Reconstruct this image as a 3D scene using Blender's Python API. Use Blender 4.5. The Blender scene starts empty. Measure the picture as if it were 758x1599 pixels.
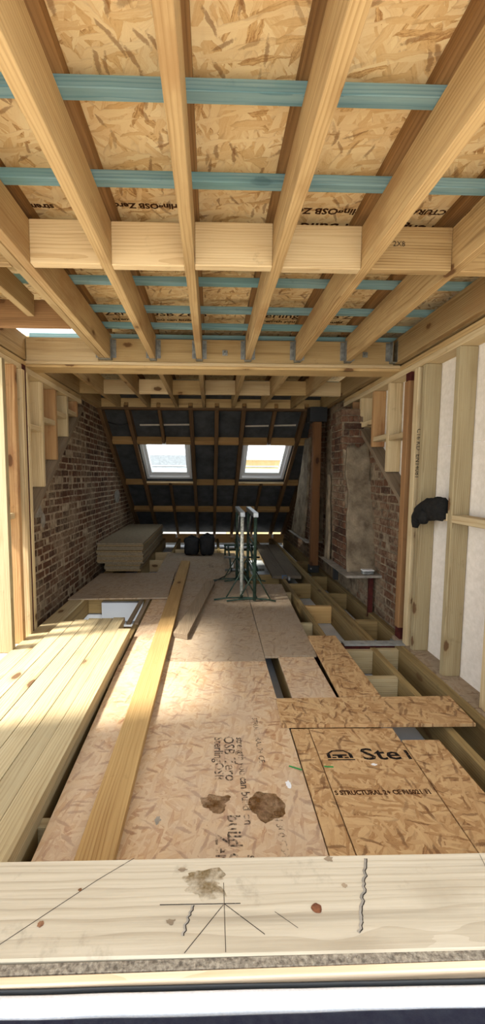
import bpy, bmesh, math, random
from mathutils import Vector, Matrix, Euler, noise
random.seed(7)
PI = math.pi
SC = bpy.context.scene
COL = SC.collection

# ------------------------------------------------------------------ camera
EYE = 1.36                                   # metres above the attic floor
PITCH, YAW, ROLL = math.atan(55/640), math.atan(15/640), 0.0065
cam_d = bpy.data.cameras.new('camera'); cam = bpy.data.objects.new('camera', cam_d); COL.objects.link(cam)
cam_d.sensor_fit = 'AUTO'; cam_d.sensor_width = 36.0
cam_d.lens = 36.0*640/1599
cam_d.shift_x = 34/1599
cam_d.clip_start = 0.02; cam_d.clip_end = 300
_r = Vector((math.cos(YAW), -math.sin(YAW), 0)); _f = Vector((math.sin(YAW), math.cos(YAW), 0)); _u = Vector((0, 0, 1))
f2 = _f*math.cos(PITCH) - _u*math.sin(PITCH); u2 = _u*math.cos(PITCH) + _f*math.sin(PITCH)
r3 = _r*math.cos(ROLL) + u2*math.sin(ROLL); u3 = u2*math.cos(ROLL) - _r*math.sin(ROLL)
M = Matrix((r3, u3, -f2)).transposed().to_4x4(); M.translation = (0, 0, EYE)
cam.matrix_world = M
SC.camera = cam

# ------------------------------------------------------------------ light
SC.view_settings.view_transform = 'Standard'; SC.view_settings.look = 'None'
SC.view_settings.gamma = 1.0; SC.view_settings.use_curve_mapping = False
SC.view_settings.exposure = 0.95
w = bpy.data.worlds.new('sky'); SC.world = w; w.use_nodes = True
bg = w.node_tree.nodes['Background']
bg.inputs[0].default_value = (0.90, 0.95, 1.0, 1); bg.inputs[1].default_value = 1.9
sun_d = bpy.data.lights.new('sun', 'SUN'); sun_d.energy = 5.8; sun_d.angle = math.radians(8); sun_d.color = (1.0, 0.93, 0.80)
sun = bpy.data.objects.new('sun', sun_d); COL.objects.link(sun)
SUN_DIR = Vector((1.72, 0.52, -2.31)).normalized()
sun.rotation_euler = SUN_DIR.to_track_quat('-Z', 'Y').to_euler()
sun.location = (-6, -2, 8)

# ------------------------------------------------------------------ helpers
def lin(c):
    return tuple(((v/255)/12.92 if v/255 <= 0.04045 else ((v/255+0.055)/1.055)**2.4) for v in c) + (1.0,)

class NT:
    """small node-tree writer"""
    def __init__(s, name, rough=0.85, spec=0.25):
        s.m = bpy.data.materials.new(name); s.m.use_nodes = True
        s.t = s.m.node_tree; s.b = s.t.nodes['Principled BSDF']
        s.b.inputs['Roughness'].default_value = rough
        s.b.inputs['Specular IOR Level'].default_value = spec
    def n(s, typ, **kw):
        nd = s.t.nodes.new(typ)
        for k, v in kw.items(): setattr(nd, k, v)
        return nd
    def l(s, a, b): s.t.links.new(a, b)
    def put(s, sock, v):
        if hasattr(v, 'is_linked') or isinstance(v, bpy.types.NodeSocket): s.l(v, sock)
        else: sock.default_value = v
    def math(s, op, a, b=0.0, clamp=False):
        nd = s.n('ShaderNodeMath', operation=op, use_clamp=clamp); s.put(nd.inputs[0], a); s.put(nd.inputs[1], b); return nd.outputs[0]
    def vmath(s, op, a, b):
        nd = s.n('ShaderNodeVectorMath', operation=op); s.put(nd.inputs[0], a); s.put(nd.inputs[1], b); return nd.outputs[0]
    def scale(s, v, sc, rot=(0, 0, 0), loc=(0, 0, 0)):
        if any(rot):
            rn = s.n('ShaderNodeMapping'); s.l(v, rn.inputs[0]); rn.inputs['Rotation'].default_value = rot; v = rn.outputs[0]
        nd = s.n('ShaderNodeMapping'); s.l(v, nd.inputs[0]); nd.inputs['Scale'].default_value = sc; nd.inputs['Location'].default_value = loc; return nd.outputs[0]
    def noise(s, v, sc=5.0, det=3.0, rough=0.55, dist=0.0):
        nd = s.n('ShaderNodeTexNoise'); s.l(v, nd.inputs['Vector']); nd.inputs['Scale'].default_value = sc
        nd.inputs['Detail'].default_value = det; nd.inputs['Roughness'].default_value = rough; nd.inputs['Distortion'].default_value = dist
        return nd.outputs['Fac'], nd.outputs['Color']
    def vor(s, v, sc=5.0, feature='F1', dims='3D'):
        nd = s.n('ShaderNodeTexVoronoi', feature=feature, voronoi_dimensions=dims); s.l(v, nd.inputs['Vector']); nd.inputs['Scale'].default_value = sc
        return nd
    def ramp(s, f, stops):
        nd = s.n('ShaderNodeValToRGB'); s.l(f, nd.inputs[0]); e = nd.color_ramp.elements
        while len(e) < len(stops): e.new(0.5)
        for i, (p, c) in enumerate(stops):
            e[i].position = p; e[i].color = c if len(c) == 4 else tuple(c)+(1,)
        return nd.outputs[0]
    def mix(s, f, a, b, mode='MIX'):
        nd = s.n('ShaderNodeMix', data_type='RGBA', blend_type=mode)
        s.put(nd.inputs[0], f); s.put(nd.inputs[6], a); s.put(nd.inputs[7], b); return nd.outputs[2]
    def bump(s, h, strength=0.3, dist=0.01):
        nd = s.n('ShaderNodeBump'); nd.inputs['Strength'].default_value = strength; nd.inputs['Distance'].default_value = dist
        s.l(h, nd.inputs['Height']); s.l(nd.outputs[0], s.b.inputs['Normal'])
    def smooth(s, v, lo, hi, a=0.0, b=1.0):
        nd = s.n('ShaderNodeMapRange', interpolation_type='SMOOTHSTEP'); s.put(nd.inputs[0], v)
        for i, x in enumerate((lo, hi, a, b)): nd.inputs[i+1].default_value = x
        return nd.outputs[0]
    def objco(s, jitter=True):
        tc = s.n('ShaderNodeTexCoord').outputs['Object']
        if not jitter: return tc
        oi = s.n('ShaderNodeObjectInfo').outputs['Random']; s.rnd = oi
        cx = s.n('ShaderNodeCombineXYZ'); s.l(s.math('MULTIPLY', oi, 31.7), cx.inputs[0]); s.l(s.math('MULTIPLY', oi, 7.3), cx.inputs[1]); s.l(s.math('MULTIPLY', oi, 3.9), cx.inputs[2])
        return s.vmath('ADD', tc, cx.outputs[0])
    def color(s, c): s.put(s.b.inputs['Base Color'], c)

def timber(name, light, dark, knot=(92, 60, 34), rough=0.82, grain=1.0, stain=None, knots=1.0):
    """sawn softwood, grain along the local X axis"""
    t = NT(name, rough); co = t.objco()
    tc = t.n('ShaderNodeTexCoord').outputs['Object']
    # annual rings cut lengthwise: rings round a wandering pith well off the board
    wob, wobc = t.noise(t.scale(co, (0.9, 3, 3)), 1.0, 3)
    rc = t.vmath('ADD', t.scale(tc, (0.10, 1, 1)), t.vmath('MULTIPLY', wobc, (0.02, 0.05, 0.05)))
    oi = t.n('ShaderNodeCombineXYZ'); t.l(t.math('SUBTRACT', t.math('MULTIPLY', t.rnd, 0.10), 0.03), oi.inputs[1]); t.l(t.math('SUBTRACT', t.math('MULTIPLY', t.rnd, 0.19), 0.10), oi.inputs[2])
    wv = t.n('ShaderNodeTexWave', wave_type='RINGS', rings_direction='X', wave_profile='SAW')
    t.l(t.vmath('ADD', rc, oi.outputs[0]), wv.inputs['Vector']); wv.inputs['Scale'].default_value = 26.0; wv.inputs['Distortion'].default_value = 1.2
    wv.inputs['Detail'].default_value = 2; wv.inputs['Detail Scale'].default_value = 1.5
    fine, _ = t.noise(t.scale(co, (2.5, 90, 90)), 1.0, 4)
    broad, _ = t.noise(t.scale(co, (0.8, 5, 5)), 1.0, 4)
    ring = t.smooth(wv.outputs['Fac'], 0.45, 1.0)
    f = t.math('ADD', t.math('MULTIPLY', t.math('MULTIPLY', ring, broad), 0.42*grain), t.math('ADD', t.math('MULTIPLY', fine, 0.55*grain), t.math('MULTIPLY', broad, 0.55)))
    c = t.ramp(f, [(0.30, lin(light)), (0.62, lin([a*0.62+b*0.38 for a, b in zip(light, dark)])), (1.05 if False else 1.0, lin(dark))])
    # board to board tone
    tone = t.math('ADD', t.math('MULTIPLY', t.rnd, 0.34), 0.80)
    tv = t.n('ShaderNodeCombineColor'); [t.l(tone, tv.inputs[i]) for i in range(3)]
    c = t.mix(1.0, c, tv.outputs[0], 'MULTIPLY')
    # knots
    st, _ = t.noise(t.scale(co, (0.7, 16, 16)), 1.0, 4, 0.6)
    c = t.mix(t.smooth(st, 0.56, 0.74, 0, 0.55), c, lin([a*0.82 for a in dark]))
    sp2, _ = t.noise(co, 9.0, 5, 0.7)
    c = t.mix(t.smooth(sp2, 0.60, 0.74, 0, 0.30), c, lin([a*0.7 for a in dark]))
    kv = t.vor(t.scale(co, (3.4, 7.0, 7.0)), 1.0)
    kd, _ = t.noise(co, 40, 2)
    kdist = t.math('ADD', kv.outputs['Distance'], t.math('MULTIPLY', t.math('SUBTRACT', kd, 0.5), 0.10))
    sep = t.n('ShaderNodeSeparateColor'); t.l(kv.outputs['Color'], sep.inputs[0])
    rare = t.smooth(sep.outputs[0], 0.56, 0.60)
    km = t.math('MULTIPLY', t.smooth(kdist, 0.13, 0.19, 1, 0), rare)
    halo = t.math('MULTIPLY', t.smooth(kdist, 0.12, 0.40, 0.55, 0), rare)
    c = t.mix(t.math('MULTIPLY', halo, knots), c, lin(dark)); c = t.mix(t.math('MULTIPLY', km, 0.85*knots), c, lin(knot))
    if stain:
        sn, _ = t.noise(t.scale(co, (1.2, 3, 3)), 1.3, 5, 0.6)
        c = t.mix(t.smooth(sn, 0.50, 0.68, 0, 0.75), c, lin(stain))
    t.color(c); t.bump(t.math('ADD', fine, t.math('MULTIPLY', ring, 0.5)), 0.25, 0.004)
    return t.m

def osb(name, pale, mid, red, dirt=None, dirt_amt=0.0, size=1.0, rough=0.78, rare=0.92):
    """oriented strand board: overlapping flakes, each layer with its own direction"""
    t = NT(name, rough, 0.3); co = t.objco()
    _, nc = t.noise(co, 7.0, 2); wob = t.vmath('MULTIPLY', t.vmath('SUBTRACT', nc, (0.5, 0.5, 0.5)), (0.05, 0.05, 0.0))
    _, nf = t.noise(co, 60.0, 3); wob2 = t.vmath('MULTIPLY', t.vmath('SUBTRACT', nf, (0.5, 0.5, 0.5)), (0.010, 0.009, 0.0))
    base = t.vmath('ADD', t.vmath('ADD', co, wob), wob2)
    lay = []
    for i, (ang, sx, sy) in enumerate(((0.2, 13, 72), (1.25, 14, 60), (-0.85, 12, 66), (2.05, 15, 74), (0.55, 10, 36))):
        cc = t.scale(base, (sx/size, sy/size, 0.0), (0, 0, ang), (3.1*i, 1.7*i, 0))
        v = t.vor(cc, 1.0, dims='2D')
        fb, _ = t.noise(t.scale(base, (sx*1.1, sy*4, 0.0), (0, 0, ang)), 1.0, 3)
        sp = t.n('ShaderNodeSeparateColor'); t.l(v.outputs['Color'], sp.inputs[0]); lay.append((sp.outputs[0], sp.outputs[1], v.outputs['Distance'], fb))
    val, edge, fib = lay[4][0], lay[4][2], lay[4][3]
    def pick(sel, a, b): return t.math('ADD', t.math('MULTIPLY', a, t.math('SUBTRACT', 1.0, sel)), t.math('MULTIPLY', b, sel))
    for k, th in ((3, 0.50), (2, 0.52), (1, 0.58), (0, 0.62)):
        sel = t.smooth(lay[k][1], th, th+0.02)
        val = pick(sel, val, lay[k][0]); edge = pick(sel, edge, lay[k][2]); fib = pick(sel, fib, lay[k][3])
    grit, _ = t.noise(co, 130, 3, 0.7)
    f = t.math('ADD', t.math('MULTIPLY', val, 0.80), t.math('ADD', t.math('MULTIPLY', t.math('SUBTRACT', fib, 0.42), 0.55), t.math('MULTIPLY', t.math('SUBTRACT', grit, 0.5), 0.25)), True)
    blend = lambda a, b, k: [x*(1-k)+y*k for x, y in zip(a, b)]
    c = t.ramp(f, [(0.0, lin(pale)), (0.42, lin(blend(pale, mid, 0.35))), (0.64, lin(blend(pale, mid, 0.8))), (0.78, lin(mid)), (0.90, lin(blend(mid, red, 0.7))), (1.0, lin(red))])
    c = t.mix(t.smooth(edge, 0.55, 0.95, 0.0, 0.35), c, lin(red))  # strand edges darkened in the colour to suggest slight shadows
    # the odd dark, ragged strand
    for ang, off in ((0.4, 11.0), (-1.0, 23.0), (1.5, 37.0)):
        dv = t.vor(t.scale(base, (10, 52, 0), (0, 0, ang), (off, off, 0)), 1.0, dims='2D'); dsp = t.n('ShaderNodeSeparateColor'); t.l(dv.outputs['Color'], dsp.inputs[0])
        dm = t.math('MULTIPLY', t.smooth(dsp.outputs[2], rare, rare+.02), t.smooth(t.math('ADD', dv.outputs['Distance'], t.math('MULTIPLY', grit, 0.6)), 0.55, 0.80, 1, 0))
        c = t.mix(t.math('MULTIPLY', dm, 0.62), c, lin(blend(red, (90, 50, 28), 0.35)))
    if dirt:
        d1, _ = t.noise(co, 2.2, 5, 0.65); d2, _ = t.noise(co, 14, 4, 0.6)
        c = t.mix(t.math('MULTIPLY', t.smooth(t.math('ADD', t.math('MULTIPLY', d1, 0.7), t.math('MULTIPLY', d2, 0.3)), 0.32, 0.62), dirt_amt), c, lin(dirt))
    t.color(c); t.bump(t.math('ADD', val, fib), 0.22, 0.004)
    return t.m

def mottled(name, a, b, sc=6, rough=0.9, bump=0.2, c3=None, det=5, spec=0.25, metal=0.0):
    t = NT(name, rough, spec); co = t.objco()
    f, _ = t.noise(co, sc, det, 0.62)
    stops = [(0.34, lin(a)), (0.66, lin(b))]
    if c3: stops.append((0.78, lin(c3)))
    t.color(t.ramp(f, stops)); t.b.inputs['Metallic'].default_value = metal
    g, _ = t.noise(co, sc*9, 4)
    if bump: t.bump(t.math('ADD', f, t.math('MULTIPLY', g, 0.4)), bump, 0.01)
    return t.m

def plain(name, c, rough=0.6, metal=0.0, spec=0.4):
    t = NT(name, rough, spec); t.color(lin(c)); t.b.inputs['Metallic'].default_value = metal; return t.m

def brickmat(name, cols, lime, lime_lo, lime_hi, soot=0.0):
    t = NT(name, 0.95, 0.15); co = t.objco()
    at = t.n('ShaderNodeAttribute', attribute_name='rnd'); r = t.math('FRACT', t.math('ADD', t.rnd, at.outputs['Fac']))
    pos = t.n('ShaderNodeNewGeometry').outputs['Position']
    g, _ = t.noise(pos, 22, 5, 0.65)
    f = t.math('ADD', t.math('MULTIPLY', r, 0.75), t.math('MULTIPLY', t.math('SUBTRACT', g, 0.4), 0.7), True)
    c = t.ramp(f, [(i/(len(cols)-1), lin(x)) for i, x in enumerate(cols)])
    p1, _ = t.noise(pos, 1.7, 4, 0.6); p2, _ = t.noise(pos, 30, 4, 0.7)
    m = t.smooth(t.math('ADD', t.math('MULTIPLY', p1, 0.65), t.math('MULTIPLY', p2, 0.35)), lime_lo, lime_hi, 0, 0.85)
    c = t.mix(m, c, lin(lime))
    t.color(c); t.bump(t.math('ADD', g, p2), 0.5, 0.012)
    return t.m

# ---- meshes
_cache = {}
def box_mesh(sx, sy, sz, bev=0.0015):
    k = (round(sx, 3), round(sy, 3), round(sz, 3), round(bev, 4))
    if k in _cache: return _cache[k]
    bm = bmesh.new(); bmesh.ops.create_cube(bm, size=1)
    for v in bm.verts: v.co = Vector((v.co.x*sx, v.co.y*sy, v.co.z*sz))
    if bev: bmesh.ops.bevel(bm, geom=bm.edges[:], offset=min(bev, min(sx, sy, sz)*0.3), segments=1, affect='EDGES')
    me = bpy.data.meshes.new('box'); bm.to_mesh(me); bm.free(); _cache[k] = me
    return me

WM = {}                                           # world matrices, since parents may be turned
def wloc(o): return WM[o.name].translation.copy() if o is not None else Vector((0, 0, 0))
def link(name, me, mat, parent=None, loc=(0, 0, 0), rot=None, label=None):
    o = bpy.data.objects.new(name, me); COL.objects.link(o)
    if me is not None and mat is not None:
        if not me.materials: me.materials.append(mat)
        elif me.materials[0] is not mat:
            o.material_slots[0].link = 'OBJECT'; o.material_slots[0].material = mat
    if rot is None: R = Matrix.Identity(3)
    elif isinstance(rot, Matrix): R = rot
    else: R = Euler(rot).to_matrix()
    W = Matrix.Translation(Vector(loc)) @ R.to_4x4(); WM[o.name] = W
    L = WM[parent.name].inverted() @ W if parent else W
    if parent: o.parent = parent
    o.location = L.translation; o.rotation_euler = L.to_euler()
    if label: o['label'] = label
    return o
GR = {'x': (0, 0, 0), 'y': (0, 0, PI/2), 'z': (0, -PI/2, 0)}
def bx(name, parent, x, y, z, mat, grain='x', bev=0.002, tilt=(0, 0, 0), label=None):
    """box by world extents, local X along the grain"""
    sx, sy, sz = x[1]-x[0], y[1]-y[0], z[1]-z[0]
    d = {'x': (sx, sy, sz), 'y': (sy, sx, sz), 'z': (sz, sy, sx)}[grain]
    R = Matrix.Rotation(tilt[2], 3, 'Z') @ Matrix.Rotation(tilt[1], 3, 'Y') @ Matrix.Rotation(tilt[0], 3, 'X')
    R = R @ Euler(GR[grain]).to_matrix()
    return link(name, box_mesh(*d, bev), mat, parent, ((x[0]+x[1])/2, (y[0]+y[1])/2, (z[0]+z[1])/2), R, label)
def beam(name, parent, p0, p1, w, h, mat, bev=0.002, up=(0, 0, 1), label=None):
    """box along p0-p1 (centre line); w across, h in the up direction"""
    p0, p1 = Vector(p0), Vector(p1); X = (p1-p0).normalized(); Y = Vector(up).cross(X).normalized(); Z = X.cross(Y)
    return link(name, box_mesh((p1-p0).length, w, h, bev), mat, parent, (p0+p1)/2, Matrix((X, Y, Z)).transposed(), label)
def empty(name, loc=(0, 0, 0), label=None, cat=None, group=None, kind=None):
    o = bpy.data.objects.new(name, None); COL.objects.link(o); o.location = loc; o.empty_display_size = 0.05; WM[o.name] = Matrix.Translation(Vector(loc))
    return tag(o, label, cat, group, kind)
def tag(o, label=None, cat=None, group=None, kind=None):
    for k, v in (('label', label), ('category', cat), ('group', group), ('kind', kind)):
        if v: o[k] = v
    return o
def pydata(name, vs, fs, mat, parent=None, loc=(0, 0, 0), smooth=False, label=None):
    me = bpy.data.meshes.new(name); me.from_pydata([tuple(v) for v in vs], [], fs); me.update()
    bm = bmesh.new(); bm.from_mesh(me); bmesh.ops.recalc_face_normals(bm, faces=bm.faces); bm.to_mesh(me); bm.free()
    if smooth:
        for p in me.polygons: p.use_smooth = True
    return link(name, me, mat, parent, loc, None, label)
def prism(name, parent, quad, z0, z1, mat, label=None, grain_y=False):
    """flat sheet from four (x,y) corners, own origin in its middle; edges slightly eased"""
    cx = sum(p[0] for p in quad)/len(quad); cy = sum(p[1] for p in quad)/len(quad)
    bm = bmesh.new(); bot = []; top = []
    for px, py in quad:
        a, b = (px-cx, py-cy)
        if grain_y: a, b = b, -a
        bot.append(bm.verts.new((a, b, z0-z1))); top.append(bm.verts.new((a, b, 0)))
    n = len(quad); bm.faces.new(top); bm.faces.new(bot[::-1])
    for i in range(n): bm.faces.new((top[i], bot[i], bot[(i+1) % n], top[(i+1) % n]))
    bmesh.ops.recalc_face_normals(bm, faces=bm.faces)
    bmesh.ops.bevel(bm, geom=bm.edges[:], offset=0.0015, segments=1, affect='EDGES')
    me = bpy.data.meshes.new(name); bm.to_mesh(me); bm.free()
    return link(name, me, mat, parent, (cx, cy, z1), (0, 0, PI/2 if grain_y else 0), label)
def tube(name, parent, pts, rad, mat, sides=8, label=None, loc=None):
    pts = [Vector(p) for p in pts]; vs = []; fs = []
    rads = rad if isinstance(rad, (list, tuple)) else [rad]*len(pts)
    ref = None
    for i, p in enumerate(pts):
        d = (pts[min(i+1, len(pts)-1)] - pts[max(i-1, 0)]).normalized()
        if ref is None: ref = d.cross(Vector((0, 0, 1)) if abs(d.z) < 0.9 else Vector((1, 0, 0))).normalized()
        a = (ref - d*ref.dot(d)).normalized(); b = d.cross(a); ref = a
        for k in range(sides):
            t = 2*PI*k/sides; vs.append(p + (a*math.cos(t)+b*math.sin(t))*rads[i])
    for i in range(len(pts)-1):
        for k in range(sides):
            k2 = (k+1) % sides; fs.append((i*sides+k, i*sides+k2, (i+1)*sides+k2, (i+1)*sides+k))
    fs.append(tuple(range(sides))[::-1]); fs.append(tuple(range((len(pts)-1)*sides, len(pts)*sides)))
    o0 = pts[0] if loc is None else Vector(loc)
    return pydata(name, [v-o0 for v in vs], fs, mat, parent, o0, True, label)
def text_mesh(s, size, bold=0.0):
    cu = bpy.data.curves.new('lettering', 'FONT'); cu.body = s; cu.size = size; cu.offset = bold; cu.align_x = 'CENTER'; cu.align_y = 'CENTER'; cu.resolution_u = 2
    o = bpy.data.objects.new('lettering', cu); COL.objects.link(o); bpy.context.view_layer.update()
    me = bpy.data.meshes.new_from_object(o.evaluated_get(bpy.context.evaluated_depsgraph_get()))
    bpy.data.objects.remove(o); bpy.data.curves.remove(cu); return me
def printed(parent, s, size, loc, rot, mat, bold=0.0, sx=1.0):
    o = link('printed_lettering', text_mesh(s, size, bold), mat, parent, loc, rot); o.scale = (sx, 1, 1); return o

# ------------------------------------------------------------------ materials
M_JOIST = timber('joist_timber', (200, 174, 128), (138, 108, 68), stain=(160, 126, 84))
M_RUSS = timber('russet_timber', (162, 124, 84), (112, 80, 50))
M_NOG = timber('pale_timber', (226, 206, 166), (180, 150, 108))
M_HEAD = timber('header_timber', (204, 178, 130), (150, 118, 74))
M_STUD = timber('stud_timber', (222, 206, 168), (176, 148, 106))
M_BROWN = timber('brown_timber', (134, 94, 60), (88, 58, 36), knot=(60, 36, 22))
M_REDST = timber('red_stained_stud', (204, 170, 122), (152, 106, 66), stain=(146, 98, 66))
M_GREEN = timber('treated_plank_timber', (198, 184, 148), (150, 130, 94))
M_TAN = timber('tan_plank_timber', (200, 168, 114), (150, 114, 68))
M_GREY = timber('weathered_timber', (150, 134, 112), (104, 88, 70), knots=0.5)
M_DGREY = timber('scaffold_board_timber', (122, 112, 98), (84, 74, 62), knots=0.4)
M_FJOIST = timber('floor_joist_timber', (166, 144, 98), (110, 88, 56), knots=0.6)
M_RAFTER = timber('old_rafter_timber', (124, 96, 66), (74, 54, 36), knots=0.4)
M_RNOG = timber('rafter_nogging_timber', (196, 158, 104), (146, 104, 60))
M_SILL = timber('sill_timber', (190, 181, 162), (142, 129, 108), knot=(110, 72, 48), grain=0.9, stain=None)
M_BATTEN = timber('blue_treated_batten', (152, 182, 188), (84, 130, 146), knot=(50, 80, 90), knots=0.5, stain=(112,156,164))
M_FRESH = timber('fresh_sawn_batten_timber', (242, 222, 196), (214, 180, 142), knots=0.0)
M_FIR = timber('firring_timber', (160, 124, 80), (104, 74, 44), knots=0.3)
M_OSBC = osb('ceiling_osb', (244, 226, 184), (222, 190, 138), (160, 116, 72), size=1.35, rare=0.945)
M_OSBN = osb('fresh_osb', (202, 170, 126), (168, 130, 88), (104, 72, 46))
M_OSBW = osb('weathered_osb', (212, 186, 150), (186, 148, 108), (146, 94, 60), dirt=(192, 176, 158), dirt_amt=0.55)
M_OSBD = osb('dusty_osb', (170, 152, 128), (150, 128, 102), (118, 92, 68), dirt=(158, 144, 128), dirt_amt=0.65)
M_CHIP = mottled('chipboard', (126, 114, 94), (150, 136, 112), 26, 0.9, 0.2)
M_CHIPE = mottled('chipboard_edge', (128, 108, 78), (164, 142, 106), 60, 0.95, 0.4)
M_ROUGH = mottled('rough_board_edge', (112, 102, 90), (196, 184, 164), 120, 0.95, 0.9)
M_BRICK = brickmat('old_stock_brick', [(56, 40, 33), (80, 55, 43), (104, 72, 54), (92, 64, 50), (122, 84, 62)], (160, 142, 118), 0.43, 0.66)
M_MORTAR = mottled('lime_mortar', (134, 118, 96), (188, 170, 144), 14, 0.98, 0.5)
M_MORTD = mottled('sooty_mortar', (96, 84, 70), (156, 140, 116), 9, 0.98, 0.5)
M_RENDER = mottled('cement_render', (92, 80, 64), (146, 132, 110), 6, 0.97, 0.9, (182, 168, 146), 8)
M_SLAB = mottled('hearth_cement', (118, 113, 104), (164, 157, 146), 9, 0.95, 0.4)
M_BOARD = mottled('white_insulation_board', (226, 220, 210), (240, 234, 226), 30, 0.8, 0.05)
M_PLAST = mottled('plasterboard', (196, 202, 210), (220, 224, 230), 4, 0.85, 0.05)
M_GALV = mottled('galvanised_steel', (130, 134, 134), (176, 180, 180), 30, 0.42, 0.05, metal=0.8)
M_REDOX = mottled('red_oxide_steel', (62, 26, 24), (88, 36, 30), 20, 0.7, 0.1)
M_FELT = mottled('roof_underlay', (58, 60, 62), (78, 80, 82), 5, 0.8, 0.35)
M_BLACK = mottled('black_cloth', (22, 22, 22), (36, 35, 33), 40, 0.95, 0.4)
M_SACK = mottled('black_sack_plastic', (20, 21, 23), (34, 35, 38), 20, 0.55, 0.5)
M_WHITE = plain('white_painted_frame', (232, 234, 236), 0.45)
M_DARK = plain('dark_gasket_and_gap', (40, 42, 44), 0.5)
M_MEMB = mottled('white_breather_membrane', (228, 232, 240), (244, 246, 250), 150, 0.75, 0.25)
M_NAVY = mottled('dark_blue_felt', (22, 22, 44), (40, 44, 58), 60, 0.8, 0.4)
M_TGREEN = mottled('trestle_green_paint', (34, 50, 42), (56, 76, 64), 30, 0.5, 0.1)
M_TPAINT = mottled('paint_spattered_tube', (120, 128, 118), (206, 206, 198), 40, 0.6, 0.2)
M_INK = None
M_TAPE = mottled('white_lap_tape', (196, 188, 172), (214, 206, 192), 20, .8, 0)
def ink(name, c, lo, hi, sc=60):
    t = NT(name, 0.9, 0.1); co = t.objco(); t.color(lin(c)); f, _ = t.noise(co, sc, 4, 0.7); g, _ = t.noise(co, 6, 3)
    a = t.smooth(t.math('ADD', t.math('MULTIPLY', f, 0.6), t.math('MULTIPLY', g, 0.4)), lo, hi)
    t.l(a, t.b.inputs['Alpha']); return t.m
M_INK = ink('black_print_ink', (34, 28, 26), 0.33, 0.42)
M_INKF = ink('faded_print_ink', (84, 72, 64), 0.40, 0.60)
M_BROWNINK = ink('brown_print_ink', (64, 38, 22), 0.30, 0.42)
M_STAIN = ink('damp_stain', (104, 72, 36), 0.20, 0.72, 26)
M_PENCIL = ink('pencil_line', (54, 48, 44), 0.34, 0.46, 80)
M_GREENINK = plain('green_marker', (40, 140, 70), 0.8)

# ------------------------------------------------------------------ ground and the house across the street
g = empty('ground', (0, 0, -5.6), kind='structure')
bx('paving', g, (-90, 90), (-90, 90), (-5.7, -5.6), mottled('pale_paving', (178, 174, 166), (200, 196, 188), 0.6, 0.95, 0))
sd = empty('bounce_deck', (0, -0.6, -0.32), 'unseen pale scaffold deck added outside the front opening to bounce light up to the ceiling', 'scaffold')  # unseen deck, added so its pale boards bounce light onto the ceiling
for i in range(9):
    bx('deck_board', sd, (-2.6, 2.6), (-1.75+i*.232, -1.523+i*.232), (-0.36, -0.32), M_FRESH, 'x')
for x in (-2.2, 0.0, 2.2): bx('transom', sd, (x-.025, x+.025), (-1.8, .40), (-.41, -.361), M_GALV, 'y')
for x in (-2.2, 2.2): bx('standard', sd, (x-.025, x+.025), (-1.85, -1.80), (-5.6, -.30), M_GALV, 'z')
h = empty('terraced_house', (0, 24, -5.6), 'grey slate and cream rendered terrace houses seen through the roof windows', 'house')
bx('wall', h, (-9, 0.9), (24, 30), (-5.6, 1.2), mottled('pale_render', (150, 148, 144), (168, 166, 160), 2, 0.9, 0))
bx('wall', h, (0.92, 9), (24, 30), (-5.6, 2.35), mottled('cream_render', (176, 150, 106), (192, 168, 124), 2, 0.9, 0), label='cream rendered wall')
pydata('roof', [(-9.2, 23.7, 1.15), (0.9, 23.7, 1.15), (0.9, 27, 2.75), (-9.2, 27, 2.75), (-9.2, 30.3, 1.15), (0.9, 30.3, 1.15)], [(0, 1, 2, 3), (3, 2, 5, 4), (0, 3, 4), (1, 5, 2), (0, 4, 5, 1)],
       mottled('grey_slate', (96, 100, 104), (122, 126, 130), 8, 0.8, 0), h, (0, 0, 0))
bx('parapet', h, (0.85, 9.1), (23.9, 30.1), (2.35, 2.48), M_WHITE)
for i in range(3):
    x0 = -7.5+i*2.6
    wi = bx('window', h, (x0, x0+1.1), (23.94, 24.0), (-1.2, 0.4), M_WHITE)
    bx('pane', wi, (x0+.08, x0+1.02), (23.93, 23.95), (-1.12, .32), plain('dark_glass' , (60, 70, 80), 0.1))

# ------------------------------------------------------------------ ceiling: deck, battens, joists, noggings
JX = [-0.49, -0.105, 0.303, 0.72, 1.147]
ZB, ZT = 2.33, 2.525
c = empty('ceiling', (0, 0, 0), kind='structure')
SH = []
def sheet(x, y):
    s = bx('osb_sheet', c, x, y, (2.615, 2.633), M_OSBC, 'x', 0.001); SH.append(s); return s
s_a = sheet((-1.95, -0.105), (-0.1, 1.46)); s_b = sheet((-0.102, 2.0), (-0.1, 1.46))
s_c = sheet((-1.95, 0.303), (1.463, 2.66)); s_d = sheet((0.306, 2.0), (1.463, 2.66))
s_e = sheet((-0.93, 1.147), (2.663, 3.86)); s_f = sheet((1.15, 2.0), (2.663, 3.86)); sheet((-1.95, -0.933), (2.663, 3.57))
sheet((-1.95, 0.303), (3.863, 5.06)); sheet((0.306, 2.0), (3.863, 5.06)); sheet((-1.95, 0.72), (5.063, 6.2)); sheet((0.723, 2.0), (5.063, 6.2))
for y in (0.94, 1.35, 1.735, 2.16, 2.595, 3.02, 3.345, 3.62):
    bx('batten', c, (-0.93 if 2.7 < y < 3.5 else -1.9 if y < 3.5 else -1.55, 1.95), (y, y+0.046), (2.527, 2.565), M_BATTEN, 'x')
for y in (4.15, 4.6, 5.25, 5.6):
    bx('batten', c, (-1.6, 1.6), (y, y+0.046), (2.527, 2.565), M_BATTEN, 'x')
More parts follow.
